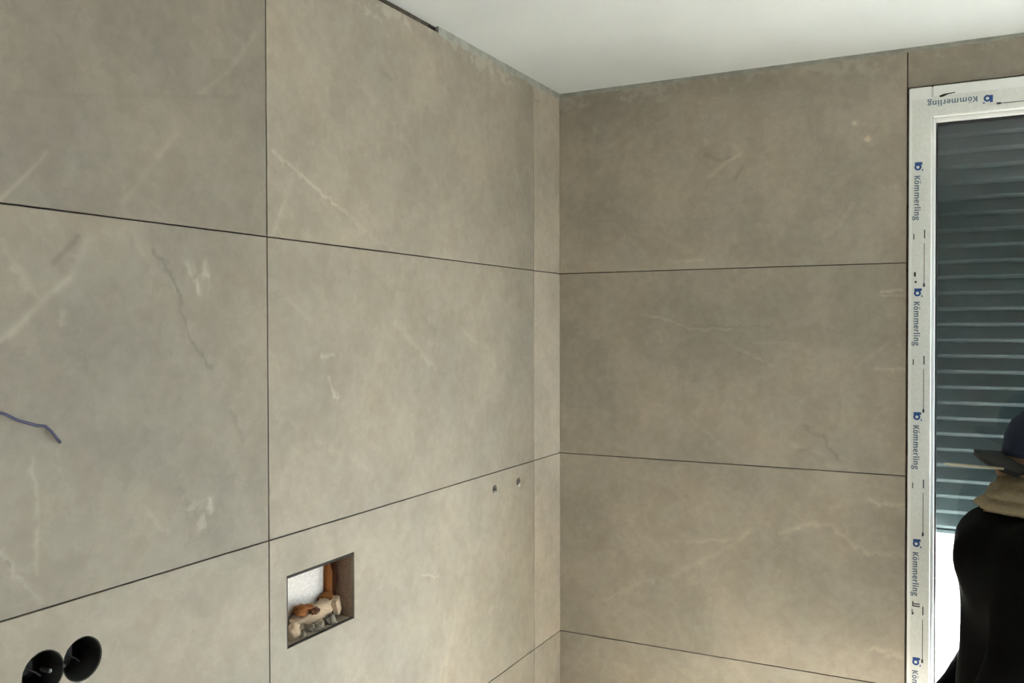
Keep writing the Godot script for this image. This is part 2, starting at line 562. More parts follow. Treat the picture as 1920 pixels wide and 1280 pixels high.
# a strip of filler on the wall face with an uneven lower edge
func ragged(x0: float, x1: float, top: float, h0: float, h1: float, seed_: int) -> ArrayMesh:
	var n := FastNoiseLite.new()
	n.seed = seed_
	n.frequency = 9.0
	n.fractal_octaves = 4
	var st := SurfaceTool.new()
	st.begin(Mesh.PRIMITIVE_TRIANGLES)
	var k := int((x1 - x0) / 0.008)
	var prev := []
	for i in k + 1:
		var x: float = lerp(x0, x1, float(i) / k)
		var h: float = lerp(h0, h1, clampf(0.5 + 0.9 * n.get_noise_1d(x), 0, 1))
		var d: float = 0.0016 + 0.0012 * n.get_noise_1d(x * 1.7 + 5.0)
		var cur := [Vector3(x, top, d), Vector3(x, top - h * 0.55, d * 0.8), Vector3(x, top - h, 0.0002), Vector3(x, top - h, -0.007), Vector3(x, top, -0.007)]
		if i > 0:
			for q in 4:
				quad(st, prev[q], cur[q], cur[q + 1], prev[q + 1], [Vector3(0, 0, 1), Vector3(0, 0, 1), Vector3(0, -1, 0), Vector3(0, 0, -1)][q])
		if i == 0 or i == k:
			for q in range(1, 4):
				tri(st, cur[0], cur[q], cur[q + 1], Vector3(-1 if i == 0 else 1, 0, 0))
		prev = cur
	return st.commit()

# ---------------------------------------------------------------- window
func on_wall(z: float, y: float, x := 0.0) -> Vector3:
	return Vector3(z, y, -x)   # wall_right axes: along the wall, up, into the room

func build_window():
	var w := Node3D.new()
	w.name = "window_1"
	add_child(w)
	w.rotation.y = -PI / 2
	struct(w, "white plastic balcony window with printed protective film", "window")
	var pvc := mat(Color(0.94, 0.945, 0.935), 0.32)
	var film := mottled(31, 0.05, Color(0.86, 0.87, 0.85), Color(0.91, 0.915, 0.895), 6.0, 0.28)
	var z0 := 1.071
	var z1 := 2.40
	var y0 := 0.014
	var y1 := 2.283
	var f := 0.012     # frame stands this far in front of the tiles
	# members: left jamb, right jamb, head, sill
	var lj := put("jamb", cbox(Vector3(z0, y0, -0.07), Vector3(1.130, y1, f), 0.003), pvc, w)
	var rj := put("jamb", cbox(Vector3(z1 - 0.059, y0, -0.07), Vector3(z1, y1, f), 0.003), pvc, w)
	var hd := put("head", cbox(Vector3(1.130, 2.196, -0.07), Vector3(z1 - 0.059, y1, f), 0.003), pvc, w)
	put("sill", cbox(Vector3(1.130, y0, -0.07), Vector3(z1 - 0.059, 0.085, f), 0.003), pvc, w)
	put("outer_sill", cbox(Vector3(1.092, 0.0145, -0.40), Vector3(2.378, 0.028, -0.07), 0.002), pvc, w)
	var render := mat(Color(0.88, 0.88, 0.86), 0.85)
	put("reveal", cbox(Vector3(1.0905, 0.0285, -0.338), Vector3(1.0955, 2.261, -0.0705), 0.001), render, w)
	put("reveal", cbox(Vector3(2.3745, 0.0285, -0.338), Vector3(2.3795, 2.261, -0.0705), 0.001), render, w)
	# glazing beads, a step lower
	put("glazing_bead", cbox(Vector3(1.130, 0.085, -0.05), Vector3(1.1385, 2.196, 0.004), 0.002), pvc, w)
	put("glazing_bead", cbox(Vector3(z1 - 0.0675, 0.085, -0.05), Vector3(z1 - 0.059, 2.196, 0.004), 0.002), pvc, w)
	put("glazing_bead", cbox(Vector3(1.1385, 2.185, -0.05), Vector3(z1 - 0.0675, 2.196, 0.004), 0.002), pvc, w)
	put("glazing_bead", cbox(Vector3(1.1385, 0.085, -0.05), Vector3(z1 - 0.0675, 0.095, 0.004), 0.002), pvc, w)
	var rubber := mat(Color(0.05, 0.055, 0.055), 0.6)
	var gs := SurfaceTool.new()
	gs.begin(Mesh.PRIMITIVE_TRIANGLES)
	add_cbox(gs, Vector3(1.1385, 0.095, -0.03), Vector3(1.143, 2.185, -0.012), 0.001)
	add_cbox(gs, Vector3(z1 - 0.072, 0.095, -0.03), Vector3(z1 - 0.0675, 2.185, -0.012), 0.001)
	add_cbox(gs, Vector3(1.143, 2.181, -0.03), Vector3(z1 - 0.072, 2.185, -0.012), 0.001)
	add_cbox(gs, Vector3(1.143, 0.095, -0.03), Vector3(z1 - 0.072, 0.099, -0.012), 0.001)
	put("gasket", gs.commit(), rubber, w)
	var glass := mat(Color(0.25, 0.38, 0.37, 0.05), 0.02)
	glass.transparency = BaseMaterial3D.TRANSPARENCY_ALPHA
	put("pane", cbox(Vector3(1.139, 0.09, -0.028), Vector3(z1 - 0.068, 2.19, -0.022), 0.0005), glass, w)
	# protective film: strips on jambs and head, with print
	var lf := put("film", cbox(Vector3(1.0795, y0 + 0.01, f), Vector3(1.1275, 2.249, f + 0.0006), 0.0002), film, lj)
	var rf := put("film", cbox(Vector3(z1 - 0.0565, y0 + 0.01, f), Vector3(z1 - 0.0085, 2.249, f + 0.0006), 0.0002), film, rj)
	var hf := put("film", cbox(Vector3(1.1275, 2.201, f), Vector3(z1 - 0.0565, 2.2535, f + 0.0006), 0.0002), film, hd)
	var top := f + 0.0006
	var down := Basis(Vector3.BACK, -PI / 2)
	var over := Basis(Vector3.BACK, PI)
	for y in [2.0647, 1.7157, 1.3713, 1.0166, 0.6847, 0.34]:
		imprint(lf, Vector3(1.0955, y, top), down)
		imprint(rf, Vector3(z1 - 0.0255, y, top), down)
	for z in [1.266, 1.62, 1.97, 2.31]:
		imprint(hf, Vector3(z, 2.232, top), over, z > 1.5)
	var ink := mat(Color(0.17, 0.18, 0.18), 0.6)
	put("smudge", slab(PackedVector2Array([Vector2(1.146, 2.2535), Vector2(1.150, 2.2495), Vector2(1.157, 2.2505), Vector2(1.170, 2.2555), Vector2(1.186, 2.2575), Vector2(1.186, 2.2595), Vector2(1.158, 2.2575)]), [], 0.0008, 0.0001), mat(Color(0.07, 0.06, 0.045), 0.9), hd, Vector3(0, 0, f + 0.0012))
	# the square approval mark below the fourth imprint
	put("stamp", cbox(Vector3(1.0880, 0.838, top), Vector3(1.1045, 0.8415, top + 0.0002), 0.0001), ink, lf)
	put("stamp", cbox(Vector3(1.0880, 0.8445, top), Vector3(1.1045, 0.8475, top + 0.0002), 0.0001), ink, lf)
	put("stamp", cbox(Vector3(1.0850, 0.838, top), Vector3(1.0880, 0.8530, top + 0.0002), 0.0001), ink, lf)
	put("stamp", cbox(Vector3(1.0860, 0.8155, top), Vector3(1.0885, 0.8225, top + 0.0002), 0.0001), ink, lf)
	put("stamp", cbox(Vector3(1.0855, 1.760, top), Vector3(1.0905, 1.7720, top + 0.0002), 0.0001), ink, lf)
	put("stamp", cbox(Vector3(1.0875, 1.742, top), Vector3(1.0925, 1.7475, top + 0.0002), 0.0001), ink, lf)

# one repeat of the film's print: emblem, maker's name, fine line with dashes; reading along local +x
func imprint(parent: Node3D, at: Vector3, b: Basis, with_lines := true) -> void:
	var blue := mat(Color(0.12, 0.29, 0.55), 0.5)
	var grey := mat(Color(0.36, 0.43, 0.50), 0.55)
	var ink := mat(Color(0.24, 0.26, 0.28), 0.6)
	# emblem: a bar and an open ring joined to it, read from the side
	var st := SurfaceTool.new()
	st.begin(Mesh.PRIMITIVE_TRIANGLES)
	add_cbox(st, Vector3(-0.011, -0.009, 0), Vector3(-0.004, 0.010, 0.0003), 0.0001)
	for k in 20:
		var a0 := TAU * k / 20
		var a1 := TAU * (k + 1) / 20
		var c := Vector3(0.002, -0.001, 0.0003)
		var d0 := Vector3(cos(a0), sin(a0), 0)
		var d1 := Vector3(cos(a1), sin(a1), 0)
		quad(st, c + d0 * 0.0042, c + d1 * 0.0042, c + d1 * 0.0090, c + d0 * 0.0090, Vector3(0, 0, 1))
	add_cbox(st, Vector3(0.008, 0.009, 0), Vector3(0.013, 0.012, 0.0003), 0.0001)
	put("emblem", st.commit(), blue, parent, at, b)
	var tm := TextMesh.new()
	tm.font = font
	tm.text = "Kömmerling"
	tm.font_size = 32
	tm.pixel_size = 0.0210 / 32.0
	tm.depth = 0.0003
	tm.horizontal_alignment = HORIZONTAL_ALIGNMENT_LEFT
	tm.vertical_alignment = VERTICAL_ALIGNMENT_CENTER
	put("lettering", tm, grey, parent, at + b * Vector3(0.024, -0.003, 0.0001), b)
	if not with_lines:
		return
	put("print_line", cbox(Vector3(0.213, 0.0150, 0), Vector3(0.330, 0.0166, 0.0002), 0.00005), ink, parent, at, b)
	put("print_line", cbox(Vector3(0.176, 0.0150, 0), Vector3(0.200, 0.0180, 0.0002), 0.00005), ink, parent, at, b)
	put("print_line", cbox(Vector3(0.324, 0.0130, 0), Vector3(0.334, 0.0180, 0.0002), 0.00005), ink, parent, at, b)
	put("print_line", cbox(Vector3(0.186, -0.0120, 0), Vector3(0.202, -0.0095, 0.0002), 0.00005), ink, parent, at, b)

func build_second_window():
	var w := Node3D.new()
	w.name = "window_2"
	add_child(w)
	w.position.z = ROOM_Z + 0.06
	struct(w, "plain white framed window in the wall opposite the left tiles", "window")
	var pvc := mat(Color(0.94, 0.945, 0.935), 0.32)
	var a := W2.position
	var b := W2.end
	for r in [[a.x, a.y, a.x + 0.05, b.y], [b.x - 0.05, a.y, b.x, b.y], [a.x + 0.05, b.y - 0.05, b.x - 0.05, b.y], [a.x + 0.05, a.y, b.x - 0.05, a.y + 0.05]]:
		put("frame_member", cbox(Vector3(r[0], r[1], 0), Vector3(r[2], r[3], 0.06), 0.003), pvc, w)
	var glass := mat(Color(0.25, 0.38, 0.37, 0.05), 0.02)
	glass.transparency = BaseMaterial3D.TRANSPARENCY_ALPHA
	put("pane", cbox(Vector3(a.x + 0.04, a.y + 0.04, 0.025), Vector3(b.x - 0.04, b.y - 0.04, 0.031), 0.0005), glass, w)

func build_shutter():
	var s := thing("roller_shutter", "dark grey roller shutter lowered most of the way behind the pane", "shutter")
	s.position = Vector3(0.14, 1.02, 1.735)
	s.rotation.y = -PI / 2
	var metal := mat(Color(0.19, 0.235, 0.245), 0.6)
	metal.metallic_specular = 0.3
	# slat section: depth towards the room over height; a bulge that looks down at the foot, the face above it leaning back
	var prof := [Vector2(-0.006, 0.0), Vector2(-0.001, 0.0), Vector2(0.0035, 0.0030), Vector2(0.0075, 0.0085), Vector2(0.0085, 0.0120), Vector2(0.0075, 0.0150), Vector2(-0.001, 0.0435), Vector2(-0.002, 0.0443), Vector2(-0.006, 0.0443)]
	var st := SurfaceTool.new()
	st.begin(Mesh.PRIMITIVE_TRIANGLES)
	var half := 0.630
	for i in prof.size():
		var p: Vector2 = prof[i]
		var q: Vector2 = prof[(i + 1) % prof.size()]
		var e := q - p
		quad(st, Vector3(-half, p.y, p.x), Vector3(half, p.y, p.x), Vector3(half, q.y, q.x), Vector3(-half, q.y, q.x), Vector3(0, -e.x, e.y))
		for sx in [-1.0, 1.0]:
			tri(st, Vector3(sx * half, 0.02, -0.002), Vector3(sx * half, p.y, p.x), Vector3(sx * half, q.y, q.x), Vector3(sx, 0, 0))
	var slat := st.commit()
	for k in 28:
		put("slat", slat, metal, s, Vector3(0, 0.012 + 0.0452 * k, 0), Basis.from_scale(Vector3(1, 1.024, 1)))
	put("end_bar", cbox(Vector3(-half, 0.0, -0.006), Vector3(half, 0.012, 0.006), 0.002), metal, s)
	for sx in [-1.0, 1.0]:
		put("guide_rail", cbox(Vector3(sx * 0.6315 - 0.006, -0.98, -0.016), Vector3(sx * 0.6315 + 0.006, 1.24, -0.008), 0.001), metal, s)

# ---------------------------------------------------------------- things in the left wall
func lump(seed_: int, r: Vector3, rough := 0.3) -> ArrayMesh:
	var n := FastNoiseLite.new()
	n.seed = seed_
	n.frequency = 1.9
	var st := SurfaceTool.new()
	st.begin(Mesh.PRIMITIVE_TRIANGLES)
	var U := 18
	var V := 10
	var pt := func(i, j):
		var a: float = TAU * (i % U) / U
		var e: float = PI * j / V - PI / 2
		var d := Vector3(cos(e) * cos(a), sin(e), cos(e) * sin(a))
		return r * d * (1.0 + rough * n.get_noise_3dv(d * 1.6) * 1.6)
	for i in U:
		for j in V:
			var a: Vector3 = pt.call(i, j)
			var b: Vector3 = pt.call(i + 1, j)
			var c: Vector3 = pt.call(i + 1, j + 1)
			var d: Vector3 = pt.call(i, j + 1)
			for p in [a, b, c, a, c, d]:
				st.add_vertex(p)
	st.index()
	st.generate_normals()
	return st.commit()

func build_wall_box():
	var t := thing("cistern_opening", "rectangular service opening in lower tile showing white box, orange foam and mortar crumbs", "wall opening")
	t.position = Vector3(-1.238, 0.968, 0)
	var hx := 0.111
	var H := 0.149
	var D := 0.060
	var brown := mottled(41, 0.04, Color(0.54, 0.45, 0.39), Color(0.66, 0.57, 0.51), 9.0, 0.85)
	var pale := mottled(42, 0.05, Color(0.80, 0.78, 0.76), Color(0.92, 0.90, 0.88), 8.0, 0.6)
	var mortar := mottled(43, 0.08, Color(0.62, 0.52, 0.42), Color(0.84, 0.77, 0.66), 12.0, 0.95)
	var crumbs := mottled(45, 0.08, Color(0.55, 0.51, 0.45), Color(0.75, 0.70, 0.63), 14.0, 0.95)
	var foam := mottled(44, 0.08, Color(0.44, 0.25, 0.09), Color(0.64, 0.40, 0.17), 14.0, 0.9)
	var stain := mottled(46, 0.08, Color(0.22, 0.11, 0.04), Color(0.44, 0.26, 0.12), 14.0, 0.9)
	var dark := mat(Color(0.15, 0.14, 0.12), 0.8)
	put("side_panel", cbox(Vector3(-hx - 0.003, -0.003, -D), Vector3(-hx, H + 0.003, -0.0095), 0.0005), brown, t)
	put("side_panel", cbox(Vector3(hx, -0.003, -D), Vector3(hx + 0.003, H + 0.003, -0.0095), 0.0005), brown, t)
	put("top_panel", cbox(Vector3(-hx, H, -D), Vector3(hx, H + 0.003, -0.0095), 0.0005), brown, t)
	put("bottom_panel", cbox(Vector3(-hx, -0.003, -D), Vector3(hx, 0, -0.0095), 0.0005), crumbs, t)
	put("back_panel", cbox(Vector3(-hx - 0.003, -0.003, -D - 0.004), Vector3(hx + 0.003, H + 0.003, -D), 0.0005), pale, t)
	# steel edge of the mounting frame, just behind the tile
	var st := SurfaceTool.new()
	st.begin(Mesh.PRIMITIVE_TRIANGLES)
	add_cbox(st, Vector3(-hx, H - 0.0065, -0.0085), Vector3(hx, H, -0.0012), 0.0004)
	add_cbox(st, Vector3(-hx, 0.0, -0.0085), Vector3(-hx + 0.0042, H - 0.0065, -0.0012), 0.0004)
	add_cbox(st, Vector3(-hx + 0.0042, 0.0, -0.0085), Vector3(hx, 0.0016, -0.0012), 0.0004)
	put("mounting_frame", st.commit(), dark, t)
	put("foam_strip", lump(3, Vector3(0.010, 0.066, 0.010), 0.3), foam, t, Vector3(0.087, 0.080, -D + 0.004))
	put("foam_strip", lump(4, Vector3(0.008, 0.060, 0.010), 0.4), stain, t, Vector3(0.103, 0.080, -D + 0.005))
	put("foam_strip", lump(5, Vector3(0.020, 0.012, 0.012), 0.5), foam, t, Vector3(0.074, 0.050, -D + 0.010))
	# a broken ledge of mortar along the back, stained by rust at its left end
	put("mortar_ledge", lump(9, Vector3(0.076, 0.021, 0.017), 0.45), mortar, t, Vector3(0.034, 0.028, -D + 0.014), Basis(Vector3.BACK, 0.10))
	put("rust_lump", lump(7, Vector3(0.028, 0.011, 0.012), 0.6), foam, t, Vector3(-0.012, 0.046, -D + 0.018), Basis(Vector3.BACK, -0.12))
	put("rust_lump", lump(8, Vector3(0.016, 0.007, 0.008), 0.6), stain, t, Vector3(0.010, 0.040, -D + 0.029), Basis(Vector3.BACK, -0.2))
	put("brick_fragment", cbox(Vector3(-0.015, -0.019, -0.009), Vector3(0.015, 0.019, 0.009), 0.004), mortar, t, Vector3(0.088, 0.030, -0.034), Basis(Vector3.BACK, 0.25) * Basis(Vector3.UP, 0.5))
	var rng := RandomNumberGenerator.new()
	rng.seed = 77
	for k in 14:
		var r := rng.randf_range(0.005, 0.011)
		put("mortar_crumb", lump(20 + k % 4, Vector3(r * 1.5, r, r * 1.1), 0.6), [crumbs, mortar, crumbs][k % 3], t, Vector3(rng.randf_range(-0.085, 0.095), r * 0.6, rng.randf_range(-0.046, -0.020)), Basis(Vector3.UP, rng.randf() * TAU) * Basis(Vector3.BACK, rng.randf() * 0.8))
	put("mortar_crumb", lump(15, Vector3(0.018, 0.019, 0.010), 0.6), mortar, t, Vector3(-0.062, 0.014, -0.028))

func build_round_boxes():
	var black := mat(Color(0.055, 0.052, 0.045), 0.55)
	var inner := mat(Color(0.035, 0.034, 0.03), 0.6)
	var brass := mat(Color(0.62, 0.62, 0.60), 0.35, 0.8)
	var labels := ["black round electrical box set in tile, the one nearer the tile joint", "black round electrical box with small bright screw, cut by lower left picture edge"]
	for k in 2:
		var t := thing("electrical_box", labels[k], "electrical box", "round electrical boxes in the left wall")
		t.position = Vector3([-1.8185, -1.8855][k], 1.103, 0)
		t.rotation.x = PI / 2
		# the axis runs out of the wall
		put("cup", lathe([Vector2(0.0005, -0.062), Vector2(0.029, -0.062), Vector2(0.0328, -0.058), Vector2(0.0328, -0.0012), Vector2(0.0336, -0.0012), Vector2(0.0336, -0.064), Vector2(0.0005, -0.064)], 32), black, t)
		put("screw_dome", lathe([Vector2(0.0035, -0.03), Vector2(0.0035, -0.010), Vector2(0.0025, -0.0085), Vector2(0.0004, -0.008)], 14), brass if k == 1 else black, t, Vector3(0.018 if k == 1 else -0.026, 0, 0.004))
		put("connector", cbox(Vector3(-0.014, -0.060, -0.012), Vector3(0.012, -0.040, 0.010), 0.002), inner, t)
		put("wire_end", tube([Vector3(-0.010, -0.042, -0.006), Vector3(0.004, -0.024, 0.004), Vector3(0.016, -0.030, 0.014), Vector3(0.022, -0.05, 0.018)], 0.0016), inner, t)

func build_outlets():
	var labels := ["small capped pipe outlet in tile, farther from the corner", "small capped pipe outlet in tile, nearer to the corner"]
	var grey := mat(Color(0.42, 0.41, 0.38), 0.6)
	var white := mat(Color(0.86, 0.86, 0.83), 0.5)
	for k in 2:
		var t := thing("pipe_outlet", labels[k], "pipe outlet", "pipe outlets near the corner")
		t.position = Vector3([-0.461, -0.310][k], [1.151, 1.150][k], 0)
		put("sleeve", lathe([Vector2(0.0095, -0.045), Vector2(0.0095, -0.004), Vector2(0.0118, -0.004), Vector2(0.0118, -0.045)], 20), grey, t, Vector3.ZERO, Basis(Vector3.RIGHT, PI / 2))
		put("plug", lathe([Vector2(0.0003, -0.046), Vector2(0.0095, -0.045), Vector2(0.0095, -0.02), Vector2(0.0003, -0.018)], 20), grey, t, Vector3.ZERO, Basis(Vector3.RIGHT, PI / 2))
		put("sealant", lump(60 + k, Vector3(0.0065, 0.0055, 0.005), 0.5), white, t, Vector3(0.003, -0.0095, -0.001))

func build_cable():
	var pts := []
	for p in [Vector3(-2.12, 1.53, 0.004), Vector3(-2.06, 1.528, 0.012), Vector3(-2.0, 1.517, 0.014), Vector3(-1.949, 1.4985, 0.012), Vector3(-1.93, 1.4885, 0.010), Vector3(-1.912, 1.482, 0.009), Vector3(-1.898, 1.4775, 0.008), Vector3(-1.884, 1.475, 0.008), Vector3(-1.874, 1.466, 0.008), Vector3(-1.866, 1.456, 0.007), Vector3(-1.858, 1.4475, 0.006)]:
		pts.append(p)
	var o := put("cable", tube(pts, 0.0022, 10), mat(Color(0.24, 0.24, 0.37), 0.5), self)
	tag(o, "thin blue cable end lying against the tile at the left picture edge", "cable")

# ---------------------------------------------------------------- the worker
# bones: [a, radius a, b, radius b, colour index]; their capsules melt together and the field is meshed as surface nets
func add_flesh(st: SurfaceTool, bones: Array, cell: float, k: float, colors: Array) -> void:
	var lo := Vector3.ONE * 1e9
	var hi := -lo
	for b in bones:
		var r: float = max(b[1], b[3]) + 2.0 * cell + k
		lo = lo.min(b[0] - Vector3.ONE * r).min(b[2] - Vector3.ONE * r)
		hi = hi.max(b[0] + Vector3.ONE * r).max(b[2] + Vector3.ONE * r)
	var nx := int((hi.x - lo.x) / cell) + 2
	var ny := int((hi.y - lo.y) / cell) + 2
	var nz := int((hi.z - lo.z) / cell) + 2
	var f := PackedFloat32Array()
	f.resize(nx * ny * nz)
	f.fill(1.0)
	var near := PackedFloat32Array()
	near.resize(nx * ny * nz)
	near.fill(1.0)
	var which := PackedByteArray()
	which.resize(nx * ny * nz)
	for b in bones:
		var pa: Vector3 = b[0]
		var pb: Vector3 = b[2]
		var ra: float = b[1]
		var rb: float = b[3]
		var r: float = max(ra, rb) + 2.0 * cell + k
		var l := ((pa.min(pb) - Vector3.ONE * r - lo) / cell).floor()
		var h := ((pa.max(pb) + Vector3.ONE * r - lo) / cell).ceil()
		var ab := pb - pa
		var len2: float = max(ab.length_squared(), 1e-9)
		for z in range(maxi(0, int(l.z)), mini(nz, int(h.z) + 1)):
			for y in range(maxi(0, int(l.y)), mini(ny, int(h.y) + 1)):
				for x in range(maxi(0, int(l.x)), mini(nx, int(h.x) + 1)):
					var p := lo + Vector3(x, y, z) * cell
					var t := clampf((p - pa).dot(ab) / len2, 0.0, 1.0)
					var d := p.distance_to(pa + ab * t) - lerpf(ra, rb, t)
					var i := (z * ny + y) * nx + x
					if d < near[i]:
						near[i] = d
						which[i] = b[4]
					var e := f[i]
					var m := maxf(k - absf(d - e), 0.0) / k
					f[i] = minf(d, e) - m * m * k * 0.25
	var vid := PackedInt32Array()
	vid.resize(nx * ny * nz)
	vid.fill(-1)
	var pos := []
	var col := []
	var steps := [0, 1, nx, nx + 1, nx * ny, nx * ny + 1, nx * ny + nx, nx * ny + nx + 1]
	var edges := [[0, 1], [0, 2], [0, 4], [1, 3], [1, 5], [2, 3], [2, 6], [3, 7], [4, 5], [4, 6], [5, 7], [6, 7]]
	for z in nz - 1:
		for y in ny - 1:
			for x in nx - 1:
				var i := (z * ny + y) * nx + x
				if f[i] >= 1.0:
					continue
				var inside := 0
				for s in steps:
					if f[i + s] < 0.0:
						inside += 1
				if inside == 0 or inside == 8:
					continue
				var sum := Vector3.ZERO
				var n := 0
				for e in edges:
					var va := f[i + steps[e[0]]]
					var vb := f[i + steps[e[1]]]
					if (va < 0.0) != (vb < 0.0):
						var t := va / (va - vb)
						var ca := Vector3(e[0] & 1, (e[0] >> 1) & 1, e[0] >> 2)
						var cb := Vector3(e[1] & 1, (e[1] >> 1) & 1, e[1] >> 2)
						sum += ca.lerp(cb, t)
						n += 1
				vid[i] = pos.size()
				pos.append(lo + (Vector3(x, y, z) + sum / n) * cell)
				col.append(colors[which[i]])
	var nrm := []
	nrm.resize(pos.size())
	nrm.fill(Vector3.ZERO)
	var faces := []
	var strides := [1, nx, nx * ny]
	for z in range(1, nz - 1):
		for y in range(1, ny - 1):
			for x in range(1, nx - 1):
				var i := (z * ny + y) * nx + x
				if vid[i] < 0:
					continue
				for ax in 3:
					var s: int = strides[ax]
					var a := f[i] < 0.0
					var b := f[i + s] < 0.0
					if a == b:
						continue
					var u: int = strides[(ax + 1) % 3]
					var v: int = strides[(ax + 2) % 3]
					var q := [vid[i], vid[i - u], vid[i - u - v], vid[i - v]]
					if q.min() < 0:
						continue
					if not a:
						q.reverse()
					for t in [[0, 2, 1], [0, 3, 2]]:
						var fa: Array = [q[t[0]], q[t[1]], q[t[2]]]
						var nn: Vector3 = (pos[fa[2]] - pos[fa[0]]).cross(pos[fa[1]] - pos[fa[0]])
						for w in fa:
							nrm[w] += nn
						faces.append(fa)
	# the field grows outwards: turn the faces if the normals point against it
	var vote := 0.0
	var mid := Vector3.ZERO
	for p in pos:
		mid += p
	mid /= pos.size()
	for i in pos.size():
		vote += nrm[i].dot(pos[i] - mid)
	for fa in faces:
		var order := [0, 1, 2] if vote > 0 else [0, 2, 1]
		for o in order:
			var w: int = fa[o]
			st.set_color(col[w])
			st.set_normal(nrm[w].normalized() * (1.0 if vote > 0 else -1.0))
			st.add_vertex(pos[w])

func build_person():
	var t := thing("person", "person in black jacket, navy cap and beige neck scarf before the window", "person")
	t.position = Vector3(-0.27, 0, 1.38)   # faces -z, towards the left wall
	var black := Color(0.004, 0.004, 0.0045)
	var trousers := Color(0.008, 0.008, 0.01)
	var skin := Color(0.36, 0.23, 0.16)
	var boots := Color(0.03, 0.022, 0.015)
	var cols := [black, trousers, skin, boots]
	var st := SurfaceTool.new()
	st.begin(Mesh.PRIMITIVE_TRIANGLES)
	# body; his left side (-x) faces the camera
	var B := []
	var V := func(x, y, z): return Vector3(x, y, z)
	B.append([V.call(0, 0.52, 0.05), 0.145, V.call(0, 0.74, -0.02), 0.150, 0])
	B.append([V.call(0, 0.74, -0.02), 0.155, V.call(0, 1.00, -0.02), 0.150, 0])
	B.append([V.call(-0.08, 1.00, -0.03), 0.130, V.call(0.10, 1.00, -0.03), 0.130, 0])
	B.append([V.call(-0.09, 1.072, -0.088), 0.100, V.call(0.09, 1.072, -0.088), 0.100, 0])
	B.append([V.call(-0.15, 1.095, -0.02), 0.075, V.call(0.15, 1.095, -0.02), 0.075, 0])
	B.append([V.call(0, 1.10, -0.01), 0.09, V.call(0, 1.22, -0.01), 0.062, 2])
	B.append([V.call(-0.07, 0.49, 0.06), 0.125, V.call(0.07, 0.49, 0.06), 0.125, 1])
	for s in [-1.0, 1.0]:
		# arms
		var sh := Vector3(0.185 * s, 1.085, -0.03)
		var el := Vector3(0.235 * s, 0.855, -0.055)
		var wr := Vector3(0.185 * s, 0.640, -0.185) if s < 0 else Vector3(0.10, 0.655, -0.195)
		B.append([sh, 0.078, el, 0.060, 0])
		B.append([el, 0.060, wr, 0.042, 0])
		B.append([wr, 0.034, wr + Vector3(-0.01 * s, -0.02, -0.045), 0.030, 2])
	# kneeling upright: thighs down, shins back along the floor
	for sx in [-0.10, 0.10]:
		B.append([V.call(sx, 0.46, 0.06), 0.108, V.call(sx, 0.075, -0.05), 0.072, 1])
		B.append([V.call(sx, 0.075, -0.05), 0.072, V.call(sx, 0.062, 0.32), 0.055, 1])
		B.append([V.call(sx, 0.060, 0.31), 0.055, V.call(sx, 0.058, 0.38), 0.052, 3])
		B.append([V.call(sx, 0.085, 0.40), 0.048, V.call(sx, 0.042, 0.46), 0.040, 3])
	add_flesh(st, B, 0.014, 0.035, cols)
	# hands, held low in front
	for s in [-1.0, 1.0]:
		var wr := Vector3(-0.185, 0.640, -0.185) if s < 0 else Vector3(0.10, 0.655, -0.195)
		var fwd := (Vector3(0.02, -0.30, -0.95) if s < 0 else Vector3(-0.75, -0.22, -0.60)).normalized()
		var side := fwd.cross(Vector3.UP).normalized()      # towards his right
		var upn := side.cross(fwd).normalized()
		var Hb := []
		var palm := wr + fwd * 0.055
		for q in [-0.030, -0.010, 0.010, 0.030]:
			Hb.append([wr + fwd * 0.015 + side * q * 0.6, 0.019, wr + fwd * 0.085 + side * q, 0.0135, 2])
		var lens := [0.072, 0.080, 0.074, 0.058]
		for i in 4:
			var off: float = [-0.030, -0.010, 0.010, 0.030][i if s > 0 else 3 - i]
			if s > 0:
				off = [0.030, 0.010, -0.010, -0.030][3 - i]
			var L: float = lens[i]
			var k0 := wr + fwd * 0.088 + side * off
			var k1 := k0 + (fwd * 0.9 - upn * 0.35).normalized() * L * 0.45
			var k2 := k1 + (fwd * 0.55 - upn * 0.85).normalized() * L * 0.32
			var k3 := k2 + (fwd * 0.15 - upn * 1.0).normalized() * L * 0.25
			Hb.append([k0, 0.0095, k1, 0.0088, 2])
			Hb.append([k1, 0.0088, k2, 0.0082, 2])
			Hb.append([k2, 0.0082, k3, 0.0072, 2])
		# the thumb leaves the side of the palm that faces the other hand
		var ts := side * (1.0 if s < 0 else -1.0)
		var t0 := wr + fwd * 0.030 + ts * 0.026
		var t1 := t0 + (fwd * 0.65 + ts * 0.75 - upn * 0.2).normalized() * 0.036
		var t2 := t1 + (fwd * 0.9 + ts * 0.25 - upn * 0.35).normalized() * 0.030
		Hb.append([t0, 0.014, t1, 0.0105, 2])
		Hb.append([t1, 0.0105, t2, 0.0085, 2])
		add_flesh(st, Hb, 0.004, 0.006, cols)
	# head: skull, jaw, brow, nose, lips, ears; looks along -z
	var c := Vector3(0, 1.30, 0.022)
	var Hd := []
	Hd.append([c + Vector3(0, 0.030, 0.020), 0.082, c + Vector3(0, 0.030, -0.012), 0.078, 2])
	Hd.append([c + Vector3(0, -0.02, -0.030), 0.064, c + Vector3(0, -0.065, -0.045), 0.046, 2])
	Hd.append([c + Vector3(-0.030, 0.012, -0.080), 0.014, c + Vector3(0.030, 0.012, -0.080), 0.014, 2])
	Hd.append([c + Vector3(0, 0.004, -0.088), 0.009, c + Vector3(0, -0.030, -0.106), 0.013, 2])
	Hd.append([c + Vector3(-0.010, -0.034, -0.097), 0.009, c + Vector3(0.010, -0.034, -0.097), 0.009, 2])
	Hd.append([c + Vector3(-0.018, -0.055, -0.082), 0.009, c + Vector3(0.018, -0.055, -0.082), 0.009, 2])
